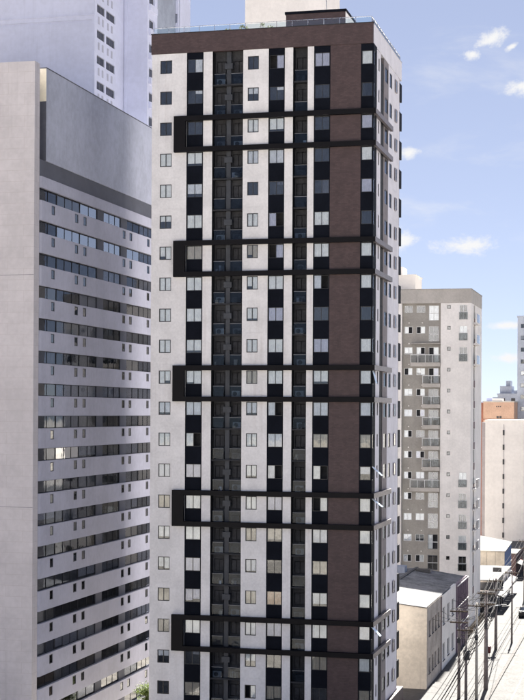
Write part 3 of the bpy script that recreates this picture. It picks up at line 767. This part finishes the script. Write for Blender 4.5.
pbox('roof_sign', s2, .6, 1.9, 104, 104.3, 4.05, 5.0, 'dark_metal')
# shed with a white mono-pitch roof and blue street wall
SH = thing('shed_building', 'cream shed with white sloping roof and blue street wall before the blank white wall', 'building', (-2, 125, 0))
pbox('front_wall', SH, -8, 1.0, 119.0, 119.3, -.1, 6.2, 'cream_wall')
pbox('blue_wall', SH, .80, 1.06, 119.3, 131.2, -.1, 6.2, 'blue_wall')
pbox('body', SH, -8, .79, 119.31, 131.2, -.1, 5.9, 'cream_wall')
V = [(-8.1, 118.8, 6.45), (1.2, 118.8, 6.22), (1.2, 131.4, 6.75), (-8.1, 131.4, 8.3)]
V += [(x, y, z - .16) for x, y, z in V]
part('roof', mk('shed_roof', V, [(0, 1, 2, 3), (7, 6, 5, 4), (0, 4, 5, 1), (1, 5, 6, 2), (2, 6, 7, 3), (3, 7, 4, 0)], 'pale_roof'), SH, (0, 0, 0))
pbox('gutter', SH, -8.1, 1.2, 118.66, 118.79, 6.15, 6.3, 'light_render')
for q in range(6): pbox('sheet_rib', SH, -7.5 + q * 1.4, -7.44 + q * 1.4, 118.95, 118.999, 0, 6.0, 'grey_plaster')
for z in (1.8, 3.6): pbox('blue_wall_band', SH, 1.061, 1.12, 119.4, 131.1, z, z + .12, 'light_render')
for q in range(5): pbox('blue_shutter', SH, 1.062, 1.09, 119.8 + q * 2.3, 121.5 + q * 2.3, .0, 1.7, 'dark_metal')
rS2 = random.Random(4)
s3 = shop('distant_shop', 'brown low shop row farthest down the pavement under the blank wall', -4, 1.6, 134, 160, 4.4, 'maroon_paint', 1, rS2)
for i in range(8): awning(s3, 1.61, 134.3 + i * 3.2, 3.0, 2.9, 1.2, rS2.choice(('awning_cloth', 'dark_metal', 'sign_red')))

# ------------------------------------------------------------------ blank white wall and what rises behind it
WW = thing('blank_white_building', 'broad blank off-white building wall with a dark vertical line of slots', 'building', (5, 175, 0))
pbox('wall', WW, -6.9, 14, 165, 185, -.1, 27.05, 'far_white')
pbox('roof_edge', WW, -7.0, 14.1, 164.9, 185.1, 27.05, 27.25, 'light_render')
pbox('corner_edge', WW, -7.6, -6.91, 165.6, 185, -.1, 26.8, 'taupe')
pbox('downpipe', WW, -3.42, -3.34, 164.93, 164.998, 1, 26.4, 'taupe')
for k in range(9): pbox('slot_window', WW, -3.56, -3.22, 164.90, 164.928, 1.9 + k * 2.8, 2.9 + k * 2.8, 'dark_metal')
OR = thing('orange_building', 'orange rendered building end rising just above the blank white wall', 'building', (-9, 226, 0))
pbox('wall', OR, -13.0, -6.1, 220, 234, 0, 31.0, 'orange_render')
pbox('roof_edge', OR, -13.1, -6.0, 219.9, 234.1, 31.0, 31.25, 'sand_render')
pbox('tank_house', OR, -11.2, -8.9, 222, 226, 31.25, 31.9, 'far_white')
pbox('side_strip', OR, -13.6, -13.01, 220.5, 234, 0, 30.9, 'brick_red')
for q in range(3): pbox('window', OR, -10.1 + q * .42, -9.85 + q * .42, 219.95, 219.999, 29.9, 30.15, 'dark_metal')
for q in range(2): pbox('window', OR, -10.0 + q * .65, -9.5 + q * .65, 219.95, 219.999, 27.35, 27.85, 'dark_metal')
pbox('eave', OR, -13.05, -6.05, 219.9, 219.998, 27.0, 27.2, 'brick_red')
RT = thing('grey_tower', 'grey high-rise at the right margin behind the blank white wall', 'building', (2, 240, 0))
holes = []
for k in range(18):
    z = 49.3 - k * 2.75
    for a in (.75, 3.6, 6.5): holes.append((a, a + 1.1, z - 1.0, z))
part('front_wall', holed_mesh(16, 50.8, .4, holes, 'bluegrey_render'), RT, (-6.2, 230, 0))
pbox('body', RT, -6.2, 9.8, 231.3, 246, 0, 50.7, 'interior')
pbox('side_wall', RT, -6.2, -5.8, 230.401, 246, 0, 50.8, 'bluegrey_render')
pbox('roof_edge', RT, -6.35, 9.9, 229.9, 246.2, 50.8, 51.2, 'bluegrey_render')
rR = random.Random(2)
for a, b, z0, z1 in holes:
    if a < 2 and z0 > 25: window(RT, (-6.2 + a, 230, z0), 1.1, 1.0, 'F', rR.choice('xxgv'), 2, fm='grey_frame', rec=.12, rng=rR)
def far_block(label, x0, x1, y0, y1, h, m, extra=()):
    o = thing('distant_building', label, 'building', ((x0 + x1) / 2, (y0 + y1) / 2, 0))
    pbox('wall', o, x0, x1, y0, y1, 0, h, m); pbox('roof_edge', o, x0 - .2, x1 + .2, y0 - .2, y1 + .2, h, h + .4, m)
    n = int((x1 - x0) / 3)
    for k in range(3):
        for i in range(n): pbox('window', o, x0 + 1 + i * 3, x0 + 2.2 + i * 3, y0 - .06, y0 - .001, h - 2.2 - k * 3, h - 1 - k * 3, 'dark_metal')
    for (a, b, c, d, e, f) in extra: pbox('roof_box', o, a, b, c, d, e, f, m)
    return o
far_block('distant blue-grey stepped block with roof boxes, above the orange building', -20.2, -10, 330, 345, 34.0, 'bluegrey_render', [(-19.6, -16.2, 331, 340, 34.4, 36.6), (-17.9, -16.6, 332, 338, 36.6, 38.2), (-15.5, -11, 331, 340, 34.4, 35.3)])
far_block('tiny far skyline block low on the horizon beside the orange building', -32, -24, 420, 436, 32.4, 'bluegrey_render', [(-30.5, -28.6, 421, 430, 32.8, 34.2)])
far_block('pale far skyline block on the horizon behind the orange building', -26, -19.5, 450, 465, 31.6, 'far_white', [(-24.0, -22, 452, 460, 32, 33.4)])
far_block('low far roof against the sky just right of the beige mid-rise', -45, -33, 520, 540, 33.0, 'pale_render', [(-43, -40, 522, 530, 33.4, 35)])

# ------------------------------------------------------------------ tree between the two blocks, and a thin street tree
def tree(name, label, loc, h, rad, nl, m, seed, ls=.18, trunk_r=.16, zs=.8):
    rng = random.Random(seed); o = thing(name, label, 'tree', loc)
    part('trunk', tube([(0, 0, 0), (.05, .03, h * .35), (.02, -.04, h * .62), (.1, 0, h * .85)], 0, 'bark', 8, 'trunk', [trunk_r, trunk_r * .75, trunk_r * .5, trunk_r * .2]), o, loc)
    clumps = []
    for i in range(11):
        a = rng.uniform(0, 6.28); l = rad * rng.uniform(.45, .95); z1 = h * rng.uniform(.55, .98)
        p0 = (.03, 0, h * rng.uniform(.35, .6)); p2 = (l * math.cos(a), l * math.sin(a), z1)
        p1 = (p2[0] * .5, p2[1] * .5, (p0[2] + z1) / 2 + .2)
        part('limb', tube([p0, p1, p2], 0, 'bark', 5, 'limb', [trunk_r * .4, trunk_r * .25, trunk_r * .08]), o, loc)
        clumps.append((Vector(p2), rad * rng.uniform(.25, .5))); clumps.append((Vector(p1) + Vector((0, 0, .4)), rad * .3))
    V, F = [], []
    for i in range(nl):
        c, r = rng.choice(clumps)
        d = Vector((rng.gauss(0, 1), rng.gauss(0, 1), rng.gauss(0, zs))).normalized() * (r * rng.uniform(.3, 1.1))
        p = c + d; s = ls * rng.uniform(.6, 1.3)
        u = Vector((rng.uniform(-1, 1), rng.uniform(-1, 1), rng.uniform(-.6, .6))).normalized(); w = u.cross(Vector((rng.uniform(-1, 1), rng.uniform(-1, 1), 1))).normalized()
        b = len(V); V += [tuple(p - u * s), tuple(p + w * s * .45), tuple(p + u * s), tuple(p - w * s * .45)]; F.append((b, b + 1, b + 2, b + 3))
    part('crown', mk('crown', V, F, m), o, loc)
    return o
tree('leafy_tree', 'sunlit green tree low in the gap between the ribbon-window block and the tower', (-24.0, 12.0, -3.0), 4.5, 1.5, 5000, 'leaf_green', 5, .10)

# ------------------------------------------------------------------ poles, cables and kerbside things
POLES = []
def util_pole(label, x, y, h, m='pole_concrete', r=.17, trafo=False, arms=1, lamp=False):
    o = thing('utility_pole', label, 'pole', (x, y, 0), 'utility poles along the pavement')
    part('shaft', tube([(0, 0, -.1), (0, 0, h)], 0, m, 10, 'shaft', [r, r * .62]), o, (x, y, 0))
    for a in range(arms):
        z = h - .35 - a * 1.1
        part('crossarm', box_mesh(1.8, .10, .12, 'bark'), o, (x - .9, y - .22 - a * .0, z))
        for q in (-.8, -.3, .3, .8): part('insulator', tube([(0, 0, 0), (0, 0, .10), (0, 0, .2)], 0, 'ac_white', 6, 'insulator', [.03, .06, .03]), o, (x + q, y - .17, z + .12))
    if trafo:
        part('transformer', tube([(0, 0, 0), (0, 0, .05), (0, 0, .95), (0, 0, 1.05)], 0, 'dark_metal', 12, 'transformer', [.2, .32, .32, .2]), o, (x + .1, y - .52, h - 3.2))
        part('bracket', box_mesh(.12, .4, .1, 'dark_metal'), o, (x, y - .42, h - 2.7))
    part('junction_box', box_mesh(.32, .22, .5, 'dark_metal'), o, (x - .16, y - .36, h * .62))
    if lamp:
        part('lamp_arm', tube([(0, 0, 0), (.6, -.1, .5), (1.6, -.2, .65)], .04, 'steel', 6, 'lamp_arm'), o, (x, y, h * .8))
        part('lamp_head', box_mesh(.55, .22, .12, 'duct_grey'), o, (x + 1.55, y - .31, h * .8 + .6))
    POLES.append((x, y, h)); return o
util_pole('dark brown utility pole nearest the kerb, with a lamp arm', 7.45, 26.7, 10.2, r=.24, arms=2, lamp=True)
util_pole('pale slender pole standing before the dark brown kerb pole', 7.1, 21.0, 9.6, 'pole_pale', .17, arms=1)
util_pole('dark pole with a transformer close to the cream-walled building', 6.1, 20.6, 7.2, r=.16, trafo=True, arms=1)
util_pole('thin dark pole left of the transformer pole beside the old frontage', 5.35, 21.0, 9.0, r=.17, arms=2)
util_pole('middle-distance utility pole opposite the plum-tiled frontage', 5.85, 54.1, 8.6, r=.20, arms=2, trafo=True)
util_pole('far slim utility pole by the kerb opposite the low dark shop', 7.25, 60.1, 9.0, r=.13, arms=1)
util_pole('farthest utility pole rising before the blue shed wall', 5.4, 104.0, 9.4, r=.18, arms=2, trafo=True)
util_pole('nearest utility pole carrying the dark cable bundle', 7.7, -40.0, 9.0, r=.2, arms=1)
def cable(label, p, q, sag, r):
    n = 18; pts = []
    for i in range(n + 1):
        t = i / n; pts.append((p[0] + (q[0] - p[0]) * t, p[1] + (q[1] - p[1]) * t, p[2] + (q[2] - p[2]) * t - sag * 4 * t * (1 - t)))
    o = link('overhead_cable', tube(pts, r, 'cable', 5, 'overhead_cable')); tag(o, label, 'cable', 'overhead cables along the street')
chain = [POLES[3], POLES[4], POLES[6]]
rC = random.Random(31)
for (a, b, nm) in ((POLES[3], POLES[0], 'between the thin dark pole and the kerb pole'), (POLES[0], POLES[4], 'from the dark brown kerb pole to the middle pole'), (POLES[4], POLES[6], 'from the middle pole to the farthest pole'), (POLES[2], POLES[4], 'from the transformer pole to the middle pole')):
    for i, q in enumerate((-.8, -.3, .3, .8)):
        cable(('building-side outer', 'building-side inner', 'street-side inner', 'street-side outer')[i] + ' power cable ' + nm, (a[0] + q, a[1] - .17, a[2] - .04), (b[0] + q, b[1] - .17, b[2] - .04), rC.uniform(.5, .9), .022)
    for i in range(3):
        cable(('upper', 'middle', 'lowest')[i] + ' thick sagging telephone cable ' + nm, (a[0] + .18, a[1], a[2] - 2.2 - .35 * i), (b[0] + .18, b[1], b[2] - 2.2 - .35 * i), rC.uniform(.7, 1.4), .04)
for i in range(6):
    cable(('topmost', 'second', 'third', 'fourth', 'fifth', 'lowest')[i] + ' cable of the dark bundle running towards the viewer from the pale pole', (7.1 + .06 * (i % 2), 21, 7.4 - .34 * i), (7.7 + .06 * (i % 2), -40, 7.2 - .34 * i), 1.0 + .2 * (i % 3), .035)
for i in range(3):
    cable('thin service drop cable from the middle pole to the ' + ('plaster wall beside the plum tiles', 'near end of the plum-tiled frontage', 'middle of the plum-tiled frontage')[i], (POLES[4][0], POLES[4][1], 7.2 - i * .3), (1.6, 47 + i * 4, 6.6), .5, .02)
    cable('thin service drop cable from the kerb pole to the old building, ' + ('nearest', 'second', 'third')[i] + ' one', (POLES[0][0], POLES[0][1], 8.2 - i * .3), (1.55, 30 + i * 3.5, 6.6), .6, .02)
# red litter bin on a post
LBN = thing('litter_bin', 'dark red litter bin on a post beside the kerb poles', 'bin', (5.6, 48.5, 0))
part('post', tube([(0, 0, 0), (0, 0, 1.3)], .035, 'dark_metal', 6, 'post'), LBN, (5.6, 48.7, 0))
part('bucket', tube([(0, 0, .45), (0, 0, .5), (0, 0, 1.2), (0, 0, 1.25)], 0, 'sign_red', 10, 'bucket', [.15, .2, .25, .22]), LBN, (5.6, 48.45, 0))
# black car pulled up in front of the shops
CAR = thing('parked_car', 'black car pulled up on the paving before the low shops', 'car', (7.0, 86.0, 0))
prof = [(-2.1, .35), (-2.15, .75), (-1.95, .95), (-1.2, 1.02), (-.75, 1.42), (.55, 1.46), (1.25, 1.05), (2.0, .92), (2.12, .6), (2.1, .35)]
V = []; n = len(prof)
for s, x in ((0, -.85), (1, .85)):
    for (y, z) in prof: V.append((x * (.82 if z > 1.2 else 1), y, z))
F = [tuple(range(n)), tuple(range(2 * n - 1, n - 1, -1))] + [(i, n + i, n + (i + 1) % n, (i + 1) % n) for i in range(n)]
part('body', mk('body', V, F, 'car_paint'), CAR, (7.0, 86.0, 0))
for s in (-1, 1):
    for y in (-1.35, 1.35):
        wh = part('wheel', tube([(-.1, 0, 0), (.1, 0, 0)], .33, 'tyre', 14, 'wheel'), CAR, (7.0 + s * .78, 86 + y, .33))
        link('rim', tube([(-.11, 0, 0), (.11, 0, 0)], .19, 'steel', 10, 'rim'), wh)
    part('headlight', box_mesh(.3, .06, .14, 'lamp_lens'), CAR, (7.0 + s * .55 - .15, 83.86, .68))
    part('side_glass', box_mesh(.02, 1.3, .3, 'blue_glass'), CAR, (7.0 + s * .775 - .01, 85.35, 1.06))
part('windscreen', mk('windscreen', [(-.66, -1.19, 1.04), (.66, -1.19, 1.04), (.62, -.80, 1.40), (-.62, -.80, 1.40)], [(0, 1, 2, 3)], 'blue_glass'), CAR, (7.0, 85.985, .01))
